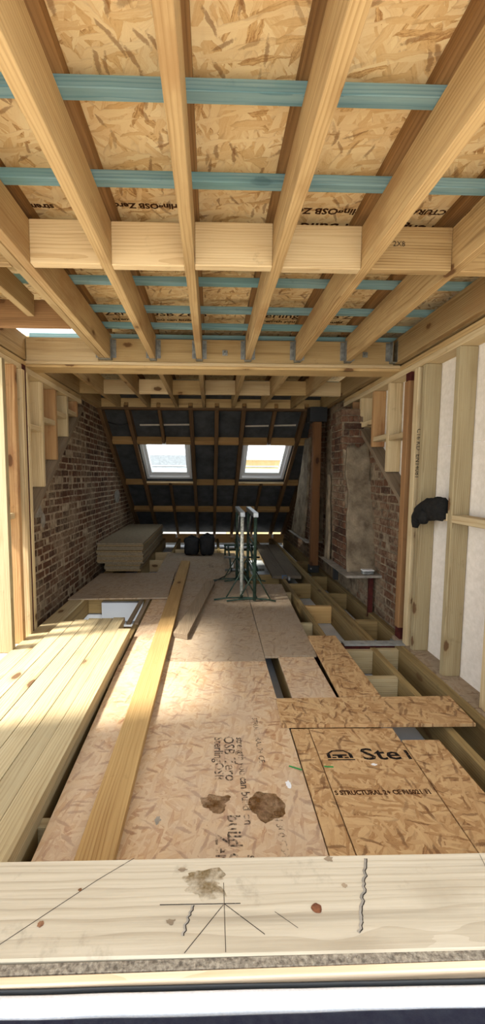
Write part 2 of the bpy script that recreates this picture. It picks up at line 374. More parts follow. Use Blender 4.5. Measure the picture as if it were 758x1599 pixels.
for x in JX + [-0.885]:
    o = 0.012 if x > 0 else -0.012
    bx('firring', c, (x-0.03-o, x+0.03-o), (0.3, 3.6), (2.565, 2.615), M_FIR, 'y')
    bx('firring', c, (x-0.03, x+0.03), (3.72, 5.95), (2.565, 2.615), M_FIR, 'y')
for x in JX:
    bx('joist', c, (x-0.0235, x+0.0235), (0.32, 3.54), (ZB, ZT), M_JOIST, 'y', 0.003)
    bx('joist', c, (x-0.0235, x+0.0235), (3.76, 5.93), (ZB, ZT), M_JOIST, 'y', 0.003)
for x in (-0.909, -0.861):
    bx('joist', c, (x-0.0235, x+0.0235), (0.32, 3.54), (ZB, ZT), M_JOIST, 'y', 0.003)
bx('joist', c, (-0.909, -0.861), (3.76, 5.93), (ZB, ZT), M_JOIST, 'y', 0.003)
bx('joist', c, (-1.33, -1.283), (3.76, 5.93), (ZB, ZT), M_JOIST, 'y', 0.003)
for x in (1.575, 1.623):
    bx('edge_joist', c, (x-0.0235, x+0.0235), (0.32, 5.93), (ZB-0.005, ZT), M_JOIST, 'y', 0.003)
for x in (-1.58, -1.628):
    bx('edge_joist', c, (x-0.0235, x+0.0235), (0.32, 5.93), (ZB-0.01, ZT), M_JOIST, 'y', 0.003)
bx('stub_joist', c, (-1.20, -1.153), (1.98, 2.79), (2.39, ZT), M_JOIST, 'y', 0.003)
# noggings
xs = [-0.861] + JX + [1.575]
for i in range(len(xs)-1):
    m = M_NOG if i < 4 else M_JOIST
    dy = (0.0, 0.006, -0.004, 0.003, 0.0, 0.008)[i]
    n = bx('nogging', c, (xs[i]+0.0238, xs[i+1]-0.0238), (1.99+dy, 2.037+dy), (ZB+0.002, ZT-0.012*(i == 5)), m, 'x', 0.003)
    if i == 4: printed(n, '2X8', 0.034, (0.87, 1.988+dy, 2.445), (PI/2, 0, 0), M_PENCIL)
bx('nogging', c, (-1.556, -0.934), (2.80, 2.847), (ZB+0.002, 2.50), M_RUSS, 'x', 0.003)
bx('nogging', c, (-1.556, -0.934), (1.99, 2.037), (ZB+0.002, 2.50), M_JOIST, 'x', 0.003)
xs2 = [-1.604, -1.306, -0.885] + JX + [1.575]
for i in range(len(xs2)-1):
    bx('nogging', c, (xs2[i]+0.024, xs2[i+1]-0.024), (4.97+0.02*(i % 2), 5.017+0.02*(i % 2)), (ZB+0.004, 2.50), M_NOG if i % 3 else M_HEAD, 'x', 0.003)
bx('trimmer', c, (-1.62, 1.60), (5.94, 5.987), (2.335, 2.50), M_HEAD, 'x', 0.003)
bx('trimmer_plate', c, (-1.64, 1.56), (5.92, 6.02), (2.305, 2.333), M_RAFTER, 'x', 0.003)
# prints on the deck, read from below
UP, DN = (PI, 0, 0), (0, PI, 0)
def cprint(s, txt, size, x, y, rot, m=M_BROWNINK, sx=1.0): printed(s, txt, size, (x, y, 2.6142), rot, m, 0.002, sx)
cprint(s_c, 'strength you can build on', 0.05, -1.0, 2.05, DN); cprint(s_c, 'SterlingOSB Zero', 0.05, -0.28, 2.03, DN)
cprint(s_d, 'SterlingOSB Zero', 0.06, 0.56, 2.04, DN); cprint(s_d, 'STRUCTURAL 2+ CE', 0.05, 1.0, 2.03, DN)
cprint(s_d, 'can build on', 0.10, 0.55, 2.165, DN); cprint(s_d, 'strength', 0.10, 1.02, 2.165, DN)
cprint(s_e, 'Zero', 0.11, -0.72, 3.31, UP); cprint(s_e, 'strength', 0.06, -0.70, 3.425, UP)
cprint(s_e, 'OSB Zero', 0.11, -0.27, 3.31, UP); cprint(s_e, 'you can build on', 0.06, -0.27, 3.425, UP)
cprint(s_e, 'Sterling', 0.12, 0.50, 3.31, UP); cprint(s_e, 'strength you', 0.06, 0.52, 3.425, UP)
cprint(s_e, 'OSB Z', 0.11, 0.95, 3.31, UP); cprint(s_e, 'can build', 0.06, 0.95, 3.425, UP)

# ------------------------------------------------------------------ header beam with hangers
hd = empty('header_beam', (0, 3.6, 2.26), 'long honey-coloured timber header with steel hangers crossing the middle of the ceiling', 'beam')
bx('face_timber', hd, (-1.55, -0.95), (3.55, 3.597), (2.312, 2.505), M_NOG, 'x', 0.003)
bx('face_timber', hd, (-0.948, 1.545), (3.55, 3.597), (2.312, 2.505), M_HEAD, 'x', 0.003)
bx('back_timber', hd, (-1.55, 1.55), (3.70, 3.747), (2.312, 2.505), M_HEAD, 'x', 0.003)
bx('steel_web', hd, (-1.62, 1.66), (3.60, 3.695), (2.312, 2.50), M_REDOX, 'x')
bx('bottom_plate', hd, (-1.56, 1.60), (3.535, 3.76), (2.287, 2.311), M_NOG, 'x', 0.002)
bx('bottom_plate', hd, (-1.56, 1.60), (3.545, 3.75), (2.264, 2.286), M_HEAD, 'x', 0.002)
for x, hw in [(x, 0.026) for x in JX] + [(-0.885, 0.05), (1.53, 0.02)]:
    vs = []; fs = []
    def bq(a0, a1, b0, b1, c0, c1):
        k = len(vs); vs.extend([(a, b, d) for a in (a0, a1) for b in (b0, b1) for d in (c0, c1)])
        fs.extend([(k, k+1, k+3, k+2), (k+4, k+6, k+7, k+5), (k, k+4, k+5, k+1), (k+2, k+3, k+7, k+6), (k, k+2, k+6, k+4), (k+1, k+5, k+7, k+3)])
    bq(-hw-.002, -hw, -.055, .01, 0, .17); bq(hw, hw+.002, -.055, .01, 0, .17); bq(-hw, hw, -.055, .01, -.002, 0)
    bq(-hw-.035, -hw, .008, .0105, .02, .17); bq(hw, hw+.035, .008, .0105, .02, .17)
    pydata('joist_hanger', vs, fs, M_GALV, hd, (x, 3.538, 2.326))
for x in (0.11, 1.30):
    bx('bolt_plate', hd, (x-0.022, x+0.022), (3.544, 3.55), (2.375, 2.42), M_GALV, 'x')
    bx('bolt_head', hd, (x-0.010, x+0.010), (3.532, 3.546), (2.386, 2.408), M_GALV, 'x', 0.004)

# ------------------------------------------------------------------ brick walls
def inside(poly, a, b):
    r = False; n = len(poly)
    for i in range(n):
        x1, y1 = poly[i]; x2, y2 = poly[(i+1) % n]
        if (y1 > b) != (y2 > b) and a < (x2-x1)*(b-y1)/(y2-y1)+x1: r = not r
    return r
BM = [box_mesh(0.207, 0.05, 0.062, 0.005), box_mesh(0.097, 0.05, 0.062, 0.005), box_mesh(0.048, 0.05, 0.062, 0.005)]
for i, m in enumerate(BM): m.name = 'brick'
def bricks(parent, poly, place, rot, limit, mat, skip=None, key=None):
    """courses inside poly (along, up); place(a,b) gives the world point, rot the brick's turn"""
    lo_a, hi_a = min(p[0] for p in poly), max(p[0] for p in poly); lo_b, hi_b = min(p[1] for p in poly), max(p[1] for p in poly)
    out = []; row = 0; b = math.floor(lo_b/0.075)*0.075+0.0375
    while b < hi_b:
        a = lo_a - 0.2 + (0.16 if row % 2 else 0.0); k = row
        while a < hi_a:
            ln = 0 if (k*7+row*3) % 5 < 3 else 1
            L = (0.225, 0.1125)[ln]; mid = a+L/2
            if inside(poly, mid-L*0.44, b-.02) and inside(poly, mid+L*0.44, b-.02) and inside(poly, mid-L*.44, b+.02) and inside(poly, mid+L*.44, b+.02):
                out.append((mid, b, ln))
            else:
                n = 2 if ln == 0 else 1
                for q in range(n*2):
                    mm = a+0.0281+q*0.05625
                    if inside(poly, mm-.022, b) and inside(poly, mm+.022, b): out.append((mm, b, 2))
            a += L; k += 1
        b += 0.075; row += 1
    if skip: out = [o for o in out if not skip(o[0], o[1])]
    out.sort(key=key or (lambda o: place(o[0], o[1]).y))
    for a, b, ln in out[:limit]:
        p = place(a, b); r = Matrix(rot)
        link('brick', BM[ln], mat, parent, p + r @ Vector((random.uniform(-.004, .004), random.uniform(-.003, .003), random.uniform(-.004, .004))), r @ Matrix.Rotation(random.uniform(-.012, .012), 3, 'Y') @ Matrix.Rotation(random.uniform(-.02, .02), 3, 'Z'))
    rest = out[limit:]
    if rest:
        vs = []; fs = []; rn = []
        for a, b, ln in rest:
            p = place(a, b) + Matrix(rot) @ Vector((random.uniform(-.004, .004), random.uniform(-.002, .002), random.uniform(-.004, .004))) - wloc(parent); k = len(vs); q = random.random(); me = BM[ln]
            vs.extend([p + Matrix(rot) @ v.co for v in me.vertices]); fs.extend([tuple(k+i for i in f.vertices) for f in me.polygons]); rn.extend([q]*len(me.polygons))
        o = pydata('brick_courses', vs, fs, mat, parent, wloc(parent)); o['kind'] = 'stuff'
        at = o.data.attributes.new('rnd', 'FLOAT', 'FACE'); at.data.foreach_set('value', rn)
def slab_poly(name, parent, poly, x0, x1, mat):
    n = len(poly); vs = [(x0, a, b) for a, b in poly] + [(x1, a, b) for a, b in poly]
    fs = [tuple(range(n)), tuple(range(n, 2*n))[::-1]] + [(i, (i+1) % n, n+(i+1) % n, n+i) for i in range(n)]
    return pydata(name, vs, fs, mat, parent)
ROTY = Matrix.Rotation(PI/2, 3, 'Z')
SLOPE = (2.33-0.05)/(9.25-5.95)
def zroof(y): return 2.33-(y-5.95)*SLOPE           # underside of the back rafters
PL = [(3.58, -0.25), (9.45, -0.25), (9.45, zroof(9.45)+.1), (5.95, 2.44), (5.15, 2.44), (5.0, 2.14), (3.58, 0.98)]
wl = empty('wall_left', (-1.7, 6, 0), kind='structure')
slab_poly('mortar_bed', wl, PL, -1.6295, -1.86, M_MORTAR)
bricks(wl, PL, lambda a, b: Vector((-1.652, a, b)), ROTY, 300, M_BRICK, skip=lambda a, b: b < -.1)
PR = [(3.42, -0.25), (9.45, -0.25), (9.45, zroof(9.45)+.1), (5.95, 2.44), (4.95, 2.44), (4.80, 2.09), (3.42, 1.12)]
wr = empty('wall_right', (1.7, 6, 0), kind='structure')
slab_poly('mortar_bed', wr, PR, 1.6695, 1.90, M_MORTD)
bricks(wr, PR, lambda a, b: Vector((1.692, a, b)), ROTY, 200, M_BRICK, skip=lambda a, b: b < -.1 or (4.6 < a < 5.9 and b < 2.0))

# ------------------------------------------------------------------ stud cheeks above the raking brickwork
def cheek(name, s, nearstuds, rake0, rake1, farstuds, nogz, xin):
    """s = -1 left, +1 right; xin = inner face"""
    e = empty(name, (s*1.68, 3.5, 0), kind='structure')
    X = lambda a, b: (min(s*a, s*b), max(s*a, s*b))
    xi, xo = xin, xin+0.12
    for k, y in enumerate(farstuds):
        t = (y+.024-rake0[0])/(rake1[0]-rake0[0]); zb = rake0[1]+t*(rake1[1]-rake0[1])+0.03
        bx('stud', e, X(xi, xo), (y, y+0.047), (zb, 2.21), M_STUD if k % 2 == 0 else M_REDST, 'z', 0.003)
        y1 = farstuds[k-1] if k else rake0[0]-0.02
        zn = nogz[k]
        bx('nogging', e, X(xi+0.004, xo), (min(y1, y)+0.048, y-0.001), (zn-0.024, zn+0.024), M_STUD, 'y', 0.003)
    beam('raking_plate', e, (s*(xi+xo+.01)/2, rake0[0], rake0[1]), (s*(xi+xo+.01)/2, rake1[0], rake1[1]), 0.135, 0.045, M_GREY)
    bx('top_plate', e, X(xi-0.005, xo), (0.9 if s > 0 else 2.2, 5.0), (2.212, 2.258), M_STUD, 'y', 0.003)
    bx('top_plate', e, X(xi, xo), (0.9 if s > 0 else 2.2, 5.0), (2.26, 2.305), M_HEAD, 'y', 0.003)
    return e, X, xi, xo
cl, X, xi, xo = cheek('wall_cheek_left', -1, None, (3.58, 1.0), (5.05, 2.17), (3.84, 4.17, 4.5, 4.82), (1.78, 1.88, 1.99, 2.06), 1.55)
for y, m in ((3.08, M_GREEN), (3.26, M_REDST), (3.40, M_STUD)):
    bx('stud', cl, X(xi-0.03, xo+.0), (y, y+0.047), (0.0, 2.211), m, 'z', 0.003)
bx('stud', cl, X(xi-.02, xo), (3.505, 3.552), (0.0, 2.211), M_STUD, 'z', 0.003)
bx('nogging', cl, X(xi, xo), (3.128, 3.259), (1.02, 1.066), M_STUD, 'y', 0.003)
bx('steel_post', cl, X(xi-.015, xo), (3.45, 3.503), (-0.05, 2.262), M_REDOX, 'z', 0.002)
bx('sole_plate', cl, X(1.52, 1.70), (2.2, 3.58), (-0.05, -0.002), M_FRESH, 'y', 0.003)
bx('sheathing_board', cl, X(1.672, 1.69), (3.2, 5.2), (0.95, 2.6), M_BOARD, 'y', 0.001)
bx('sheathing_board', cl, X(1.672, 1.69), (-0.35, 1.83), (-0.1, 2.6), M_BOARD, 'y', 0.001)  # unseen board added to block sun from the sill and bound its floor patch
bx('sheathing_board', cl, X(1.672, 1.69), (1.832, 3.2), (2.22, 2.6), M_BOARD, 'y', 0.001)
cr, X, xi, xo = cheek('wall_cheek_right', 1, None, (3.42, 1.16), (4.80, 2.12), (3.72, 4.08, 4.43, 4.67), (1.72, 1.74, 1.92, 2.02), 1.6)
rs = (3.19, 3.10, 2.68, 2.25, 1.85, 1.45, 1.05)
for k, y in enumerate(rs):
    bx('stud', cr, X(xi-0.012*(k == 0), xo), (y, y+0.047+0.02*(k == 0)), (0.0, 2.211), (M_STUD, M_GREEN, M_GREEN, M_STUD)[k % 4] if k else M_STUD, 'z', 0.003)
printed(cr.children[-7], 'C16 KD  EN14081', 0.05, (1.612, 3.188, 1.55), (PI/2, PI/2, 0), M_PENCIL)
bx('corner_post', cr, X(xi-.02, xi+0.075), (3.325, 3.395), (0.10, 2.14), M_RUSS, 'z', 0.003)
bx('steel_post', cr, X(xi, xi+.075), (3.335, 3.42), (-0.06, 2.262), M_REDOX, 'z', 0.002)
bx('base_plate', cr, X(1.56, 1.70), (3.28, 3.42), (-0.05, -0.03), M_GALV, 'x')
for y0, y1, z in ((2.728, 3.099, 1.10), (2.298, 2.679, 1.095), (1.898, 2.249, 1.10), (1.498, 1.849, 1.10)):
    bx('nogging', cr, X(xi, xo-.03), (y0, y1), (z-0.03, z+0.022), M_STUD, 'y', 0.003)
bx('nogging', cr, X(xi+.01, xo), (3.148, 3.189), (1.14, 1.185), M_GREY, 'y', 0.003)
bx('sole_plate', cr, X(1.575, 1.73), (0.9, 3.42), (-0.047, -0.002), M_OSBD, 'y', 0.003)
for y0, y1 in ((0.86, 1.66), (1.662, 2.90), (2.902, 5.2)):
    bx('sheathing_board', cr, X(1.722, 1.745), (y0, y1), (-0.1 if y1 < 3 else -.1, 1.596), M_BOARD, 'y', 0.001)
    bx('sheathing_board', cr, X(1.722, 1.745), (y0, y1), (1.599, 2.6), M_BOARD, 'y', 0.001)

# ------------------------------------------------------------------ back roof slope
rf = empty('roof', (0, 7.5, 1), kind='structure')
ang = math.atan(SLOPE); nrm = Vector((0, math.sin(ang), math.cos(ang))); dn = Vector((0, math.cos(ang), -math.sin(ang)))
def onroof(x, s, d):                              # s metres down the slope from the trimmer, d above the rafters' underside
    return Vector((x, 5.95, 2.33)) + dn*s + nrm*d
LEN = (9.35-5.95)/math.cos(ang)
RX = [-1.60, -1.21, -0.755, -0.30, 0.075, 0.465, 0.92, 1.36, 1.64]
W1, W2 = (-1.165, -0.345), (0.51, 1.315)          # roof window openings
S0, S1 = 0.84, 1.87
def strip(name, x0, x1, s0, s1, d0, d1, mat, parent=rf, grain='s', bev=0.002):
    if grain == 's': return beam(name, parent, onroof((x0+x1)/2, s0, (d0+d1)/2), onroof((x0+x1)/2, s1, (d0+d1)/2), x1-x0, d1-d0, mat, bev, nrm)
    return beam(name, parent, onroof(x0, (s0+s1)/2, (d0+d1)/2), onroof(x1, (s0+s1)/2, (d0+d1)/2), s1-s0, d1-d0, mat, bev, nrm)
for x in RX:
    if x in (-0.755, 0.92):
        strip('rafter', x-.022, x+.022, -0.05, S0-.05, 0, .10, M_RAFTER); strip('rafter', x-.022, x+.022, S1+.05, LEN, 0, .10, M_RAFTER)
    else: strip('rafter', x-.03, x+.03, -0.05, LEN, -.02, .10, M_RAFTER)
    strip('rafter_end', x-.026, x+.026, -0.056, -0.02, -.004, .05, M_RNOG)
for x0, x1 in zip(RX[:-1], RX[1:]):
    for s in (0.74, 1.93, 2.90):
        a, b = x0+.026, x1-.026
        strip('nogging', a+.005, b-.005, s, s+(.085 if s > 2 or s < 1 else .06), 0.005, 0.098, M_RNOG, grain='x')
# underlay in pieces round the two openings
def felt(x0, x1, s0, s1): strip('underlay', x0, x1, s0, s1, .102, .108, M_FELT, bev=0)
felt(-1.9, 1.95, -0.45, S0)
for x0, x1, a, b in ((-1.10, -.33, .475, .455), (.52, .88, .48, .465), (.95, 1.30, .462, .445)):
    beam('lap_tape', rf, onroof(x0, a, .100), onroof(x1, b, .099), .035, .002, M_TAPE, 0, nrm)
felt(-1.9, W1[0], S0, S1); felt(W1[1], W2[0], S0, S1); felt(W2[1], 1.95, S0, S1); felt(-1.9, 1.95, S1, 2.55); felt(-1.9, 1.95, 2.52, LEN-.045)
bx('wall_plate', rf, (-1.63, 1.68), (9.05, 9.15), (-0.10, 0.0), M_RNOG, 'x')
bx('fascia', rf, (-1.9, 1.95), (9.50, 9.56), (-0.6, 0.02), M_DARK, 'x')
for x0, x1 in zip(RX[:-1], RX[1:]):
    bx('eaves_block', rf, (x0+.03, x1-.03), (9.0, 9.045), (-0.1, 0.095), M_RNOG, 'x')
def roof_window(n, w):
    e = empty('window_%d' % n, onroof((w[0]+w[1])/2, S1, .1), kind='structure')
    x0, x1 = w
    for a, b in ((x0, x0+.045), (x1-.045, x1)): strip('frame', a, b, S0, S1, .06, .20, M_WHITE, e)
    strip('frame', x0+.046, x1-.046, S0, S0+.05, .06, .20, M_WHITE, e, 'x'); strip('frame', x0+.046, x1-.046, S1-.055, S1, .06, .20, M_WHITE, e, 'x')
    for a, b in ((x0-.02, x0-.001), (x1+.001, x1+.02)): strip('gasket', a, b, S0-.02, S1+.02, .03, .12, M_DARK, e)
    strip('gasket', x0-.02, x1+.02, S1+.001, S1+.035, .03, .11, M_DARK, e, 'x')
    strip('flashing', x0-.045, x0-.021, S0-.02, S1+.02, .03, .10, M_GALV, e); strip('flashing', x1+.021, x1+.045, S0-.02, S1+.02, .03, .10, M_GALV, e)
    for a, b in ((x0+.046, x0+.095), (x1-.095, x1-.046)): strip('sash', a, b, S0+.05, S1-.06, .10, .19, M_WHITE, e)
    strip('sash', x0+.096, x1-.096, S0+.05, S0+.10, .10, .19, M_WHITE, e, 'x'); strip('sash', x0+.096, x1-.096, S1-.15, S1-.06, .10, .19, M_WHITE, e, 'x')
    strip('sash_bar', x0+.11, x1-.11, S1-.24, S1-.22, .17, .19, M_WHITE, e, 'x')
    gm = bpy.data.materials.get('window_glass') or glassmat()
    strip('pane', x0+.096, x1-.096, S0+.10, S1-.15, .15, .158, gm, e, 'x', 0)
    strip('sill_board', x0-.03, x1+.03, S1+.037, S1+.058, -.0, .10, M_FRESH if False else M_NOG, e, 'x')
def glassmat():
    m = bpy.data.materials.new('window_glass'); m.use_nodes = True; t = m.node_tree; t.nodes.clear()
    o = t.nodes.new('ShaderNodeOutputMaterial'); tr = t.nodes.new('ShaderNodeBsdfTransparent'); gl = t.nodes.new('ShaderNodeBsdfGlossy'); mx = t.nodes.new('ShaderNodeMixShader')
    tr.inputs[0].default_value = (.93, .95, .95, 1); gl.inputs['Roughness'].default_value = .03; mx.inputs[0].default_value = .06
    t.links.new(tr.outputs[0], mx.inputs[1]); t.links.new(gl.outputs[0], mx.inputs[2]); t.links.new(mx.outputs[0], o.inputs[0]); return m
roof_window(1, W1); roof_window(2, W2)

# ------------------------------------------------------------------ attic floor: joists, noggings, ceiling lining below
fl = empty('floor', (0, 4, -0.2), kind='structure')
JZ = (-0.2, -0.002)
for x0, x1, y0, y1 in ((-1.52, -1.385, 0.9, 9.0), (-0.72, -0.673, 0.9, 9.0), (-0.68, -0.633, 3.6, 5.4), (-1.05, -1.003, 0.9, 3.66), (-1.05, -1.003, 4.56, 9.0), (-0.28, -0.233, 0.9, 9.0), (0.12, 0.167, 0.9, 9.0), (0.52, 0.567, 0.9, 9.0),
                       (0.955, 1.002, 3.4, 9.0), (0.89, 0.937, 0.9, 3.2), (1.285, 1.332, 3.3, 9.0), (1.336, 1.383, 3.3, 9.0), (1.285, 1.332, 0.9, 3.17), (1.55, 1.572, 0.9, 3.2), (1.50, 1.547, 0.9, 3.2), (1.60, 1.66, 3.42, 9.0)):
    bx('floor_joist', fl, (x0, x1), (y0, y1), JZ, M_FJOIST, 'y', 0.003)
for x0, x1, y, m in ((1.003, 1.284, 5.12, M_FJOIST), (1.003, 1.284, 4.22, M_TAN), (1.003, 1.284, 6.2, M_FJOIST), (1.384, 1.60, 4.68, M_FJOIST), (1.384, 1.60, 3.78, M_FJOIST), (1.384, 1.60, 5.5, M_FJOIST), (1.384, 1.60, 6.5, M_FJOIST),
                     (0.938, 1.284, 2.66, M_GREEN), (0.938, 1.284, 3.10, M_GREEN), (1.333, 1.499, 3.12, M_GREEN), (0.568, 0.954, 3.70, M_GREEN), (0.568, 0.954, 4.72, M_GREEN), (0.568, 0.889, 2.2, M_GREEN), (0.568, 0.954, 5.6, M_FJOIST),
                     (-1.384, -0.721, 3.60, M_FJOIST), (-1.384, -0.721, 4.56, M_FJOIST), (-1.384, -1.051, 6.6, M_NOG), (-1.002, -0.721, 6.6, M_NOG), (-1.002, -0.721, 5.7, M_NOG), (-1.002, -0.721, 7.3, M_NOG),
                     (-.673, -.281, 1.5, M_GREEN), (-.673, -.281, 7.6, M_NOG), (-.232, .119, 7.6, M_NOG), (.168, .519, 7.6, M_NOG), (.568, .954, 7.6, M_NOG), (.168, .519, 6.9, M_NOG)):
    bx('nogging', fl, (x0, x1), (y, y+.047), (-0.19, -0.004), m, 'x', 0.003)
bx('steel_plate', fl, (1.09, 1.60), (3.20, 3.29), (-0.004, 0.006), mottled('dull_zinc', (132, 134, 134), (164, 166, 164), 18, .7, .05), 'x', 0.001)
bx('steel_joist', fl, (0.6, 1.66), (3.22, 3.27), (-0.2, -0.005), M_REDOX, 'x', 0.001)
for x0, x1, y0, y1 in ((-1.8, 1.9, 0.86, 3.66), (-0.70, 1.9, 3.662, 4.55), (-1.8, -1.40, 3.662, 4.55), (-1.8, 1.9, 4.552, 9.3)):
    bx('ceiling_lining', fl, (x0, x1), (y0, y1), (-0.215, -0.202), M_PLAST, 'x', 0.0)
# room under the attic, seen through the gap in the floor
lw = empty('wall_lower', (0, 4.7, -2.7), kind='structure')
bx('back_wall', lw, (-1.8, 1.9), (4.60, 4.70), (-2.7, -0.216), M_PLAST, 'x', 0)
bx('side_wall', lw, (-1.86, -1.8), (0.9, 4.70), (-2.7, -0.216), M_PLAST, 'y', 0); bx('side_wall', lw, (1.9, 1.96), (0.9, 4.70), (-2.7, -0.216), M_PLAST, 'y', 0)
bx('lower_floor', lw, (-1.8, 1.9), (0.9, 4.70), (-2.8, -2.7), M_NOG, 'x', 0)
bx('pelmet_box', lw, (-1.22, -0.76), (4.50, 4.60), (-0.26, -0.05), plain('pale_blue_paint', (188, 196, 208), .6), 'x', .002)
bx('pelmet_ledge', lw, (-1.22, -0.76), (4.46, 4.60), (-0.30, -0.285), plain('white_gloss', (232, 236, 240), .5), 'x', .002)

# ------------------------------------------------------------------ front dwarf wall and sill beam under the camera
wf = empty('wall_front', (0, 0.75, 0), kind='structure')
bx('studwork', wf, (-1.7, 1.72), (0.668, 0.858), (-0.1, 0.451), M_STUD, 'x')
bx('sheathing_edge', wf, (-1.7, 1.72), (0.651, 0.667), (-0.4, 0.497), M_ROUGH, 'x', 0.001, (0, 0, .010))
bx('counter_batten', wf, (-1.7, 1.72), (0.636, 0.650), (-0.4, 0.497), M_FRESH, 'x', 0.002, (0, 0, .012))
def ledge(name, y0, y1, z, mat, wav, thick=0.004):
    vs = []; fs = []; N = 60
    for i in range(N+1):
        x = -1.2+2.4*i/N; a = wav*noise.noise(Vector((x*2.2, y0*9, 0)))+wav*.4*noise.noise(Vector((x*9, 3, 0)))
        for y, zz in ((y1, z-.004), (y1-.004, z), ((y0+y1)/2, z+.002), (y0+.003, z), (y0, z-.006), (y0-.002, z-.35)):
            vs.append((x, y+a*(1 if y < (y0+y1)/2 else .5), zz))
    for i in range(N):
        for k in range(5): fs.append((i*6+k, i*6+k+1, (i+1)*6+k+1, (i+1)*6+k))
    o = pydata(name, vs, fs, mat, wf, (0, 0, 0), True); md = o.modifiers.new('thickness', 'SOLIDIFY'); md.thickness = thick; md.offset = -1; return o
ledge('dark_gap_strip', 0.625, 0.635, 0.492, M_DARK, .002)  # dark strip standing in for the shaded gap between batten and membrane
ledge('breather_membrane', 0.598, 0.624, 0.494, M_MEMB, .004)
ledge('roofing_felt', 0.50, 0.597, 0.488, M_NAVY, .006)
sb = bx('sill_beam', None, (-1.45, 1.5), (0.668, 0.860), (0.453, 0.500), M_SILL, 'x', 0.003, (0, 0, .004))
tag(sb, 'pale sawn timber sill beam with a dark knot and pencil marks across the bottom', 'beam')
def mark(name, parent, pts, wd, mat, z):
    """thin flat mark following pts"""
    vs = []; fs = []
    for i, p in enumerate(pts):
        p = Vector((p[0], p[1], 0)); q0 = Vector((*pts[max(i-1, 0)][:2], 0)); q1 = Vector((*pts[min(i+1, len(pts)-1)][:2], 0))
        d = (q1-q0).normalized(); nn = Vector((-d.y, d.x, 0))*wd/2*(p.z+1); vs += [p+nn, p-nn]
    for i in range(len(pts)-1): fs.append((2*i, 2*i+1, 2*i+3, 2*i+2))
    o0 = Vector((pts[0][0], pts[0][1], z))
    return pydata(name, [v-Vector((o0.x, o0.y, 0)) for v in vs], fs, mat, parent, o0)
def blot(name, parent, cx, cy, rx, ry, z, mat, seed=0, rag=.25, n=48):
    vs = [(0, 0, 0)]
    for i in range(n):
        t = 2*PI*i/n; r = 1+rag*noise.noise(Vector((math.cos(t)*1.6+seed, math.sin(t)*1.6, seed)))*1.6+rag*.5*noise.noise(Vector((math.cos(t)*6, math.sin(t)*6+seed, 0)))
        vs.append((rx*r*math.cos(t), ry*r*math.sin(t), 0))
    return pydata(name, vs, [(0, i+1, (i+1) % n+1) for i in range(n)], mat, parent, (cx, cy, z))
SZ = 0.5006

# ------------------------------------------------------------------ loose boards and sheets on the floor
def loose(name, quad, z0, z1, mat, label, cat, group=None, gy=True):
    return tag(prism(name, None, quad, z0, z1, mat, grain_y=gy), label, cat, group)
px = [-1.312, -1.20, -1.09, -0.98, -0.876, -0.772, -0.665]
ends = [3.52, 3.56, 3.60, 3.60, 3.62, 3.34]
names = ['plank against the wall plate, outermost of the six laid side by side', 'second plank in from the left wall plate', 'third plank in from the left wall plate',
         'fourth plank in from the left wall plate', 'plank next to the stepped end plank, fifth from the wall', 'plank with its shorter end and dark side facing the long osb strip']
for i in range(6):
    x0, x1 = px[i]+.0015, px[i+1]-.0015; q = random.uniform(-.001, .001)
    loose('timber_plank', [(x0, 0.9), (x1, 0.9), (x1+q, ends[i]), (x0+q, ends[i])], 0.047, 0.0935+random.uniform(-.003, .002), M_GREEN, 'pale treated '+names[i], 'plank', 'treated planks laid side by side on the left')
    lo = loose('timber_plank', [(x0, 0.9), (x1, 0.9), (x1, ends[i]-.05), (x0, ends[i]-.05)], 0.0, 0.0465, M_GREEN, 'lower-layer treated plank under the '+names[i].split(',')[0].split(' with')[0].split(' against')[0]+(' against the wall plate', ' in from the wall plate', ' in from the wall plate', ' in from the wall plate', '', ' beside the long osb strip')[i]*(i in (0, 5)), 'plank', 'lower layer of treated planks')
loose('timber_plank', [(-1.53, 0.9), (-1.385, 0.9), (-1.385, 4.42), (-1.53, 4.42)], 0.0, 0.024, M_GREY if False else M_GREEN, 'flat wall plate board running along the foot of the left studs', 'board')
loose('timber_plank', [(-0.462, 0.88), (-0.328, 0.88), (-0.325, 6.28), (-0.464, 6.28)], 0.020, 0.060, M_TAN, 'long golden tan plank lying from the sill towards the back', 'plank')
loose('osb_strip', [(-0.615, 0.88), (-0.44, 0.88), (-0.44, 2.842), (-0.655, 2.842)], 0.0, 0.018, M_OSBW, 'long weathered osb strip beside the tan plank, nearest the sill', 'board')
loose('osb_strip', [(-0.650, 2.846), (-0.44, 2.846), (-0.44, 5.0), (-0.636, 5.0)], 0.0, 0.018, M_OSBW, 'sunlit osb strip butting the near strip beside the tan plank', 'board')
C1 = loose('osb_sheet', [(-0.436, 0.88), (0.424, 0.88), (0.424, 2.10), (0.404, 2.42), (0.404, 2.885), (-0.436, 2.885)], 0.0, 0.018, M_OSBW, 'weathered osb sheet with two dark damp stains and faded black print', 'board')
C2 = loose('osb_sheet', [(-0.436, 2.889), (0.405, 2.889), (0.43, 5.288), (-0.436, 5.288)], 0.0, 0.018, M_OSBD, 'dusty osb sheet in the middle of the floor under the short grey plank', 'board')
C3 = loose('osb_sheet', [(-0.76, 5.292), (0.43, 5.292), (0.42, 7.15), (-0.76, 7.15)], 0.0, 0.018, M_OSBD, 'dusty grey osb sheet in front of the black sacks at the back', 'board')
loose('osb_sheet', [(0.409, 2.967), (0.805, 2.985), (0.893, 5.058), (0.437, 5.05)], 0.0, 0.018, M_OSBD, 'dusty osb board running back beside the trestle feet', 'board')
loose('osb_offcut', [(0.503, 2.38), (0.775, 2.38), (0.775, 2.955), (0.508, 2.955)], 0.0, 0.018, M_OSBD if False else M_OSBW, 'scuffed short osb offcut with gaps on both sides', 'board')
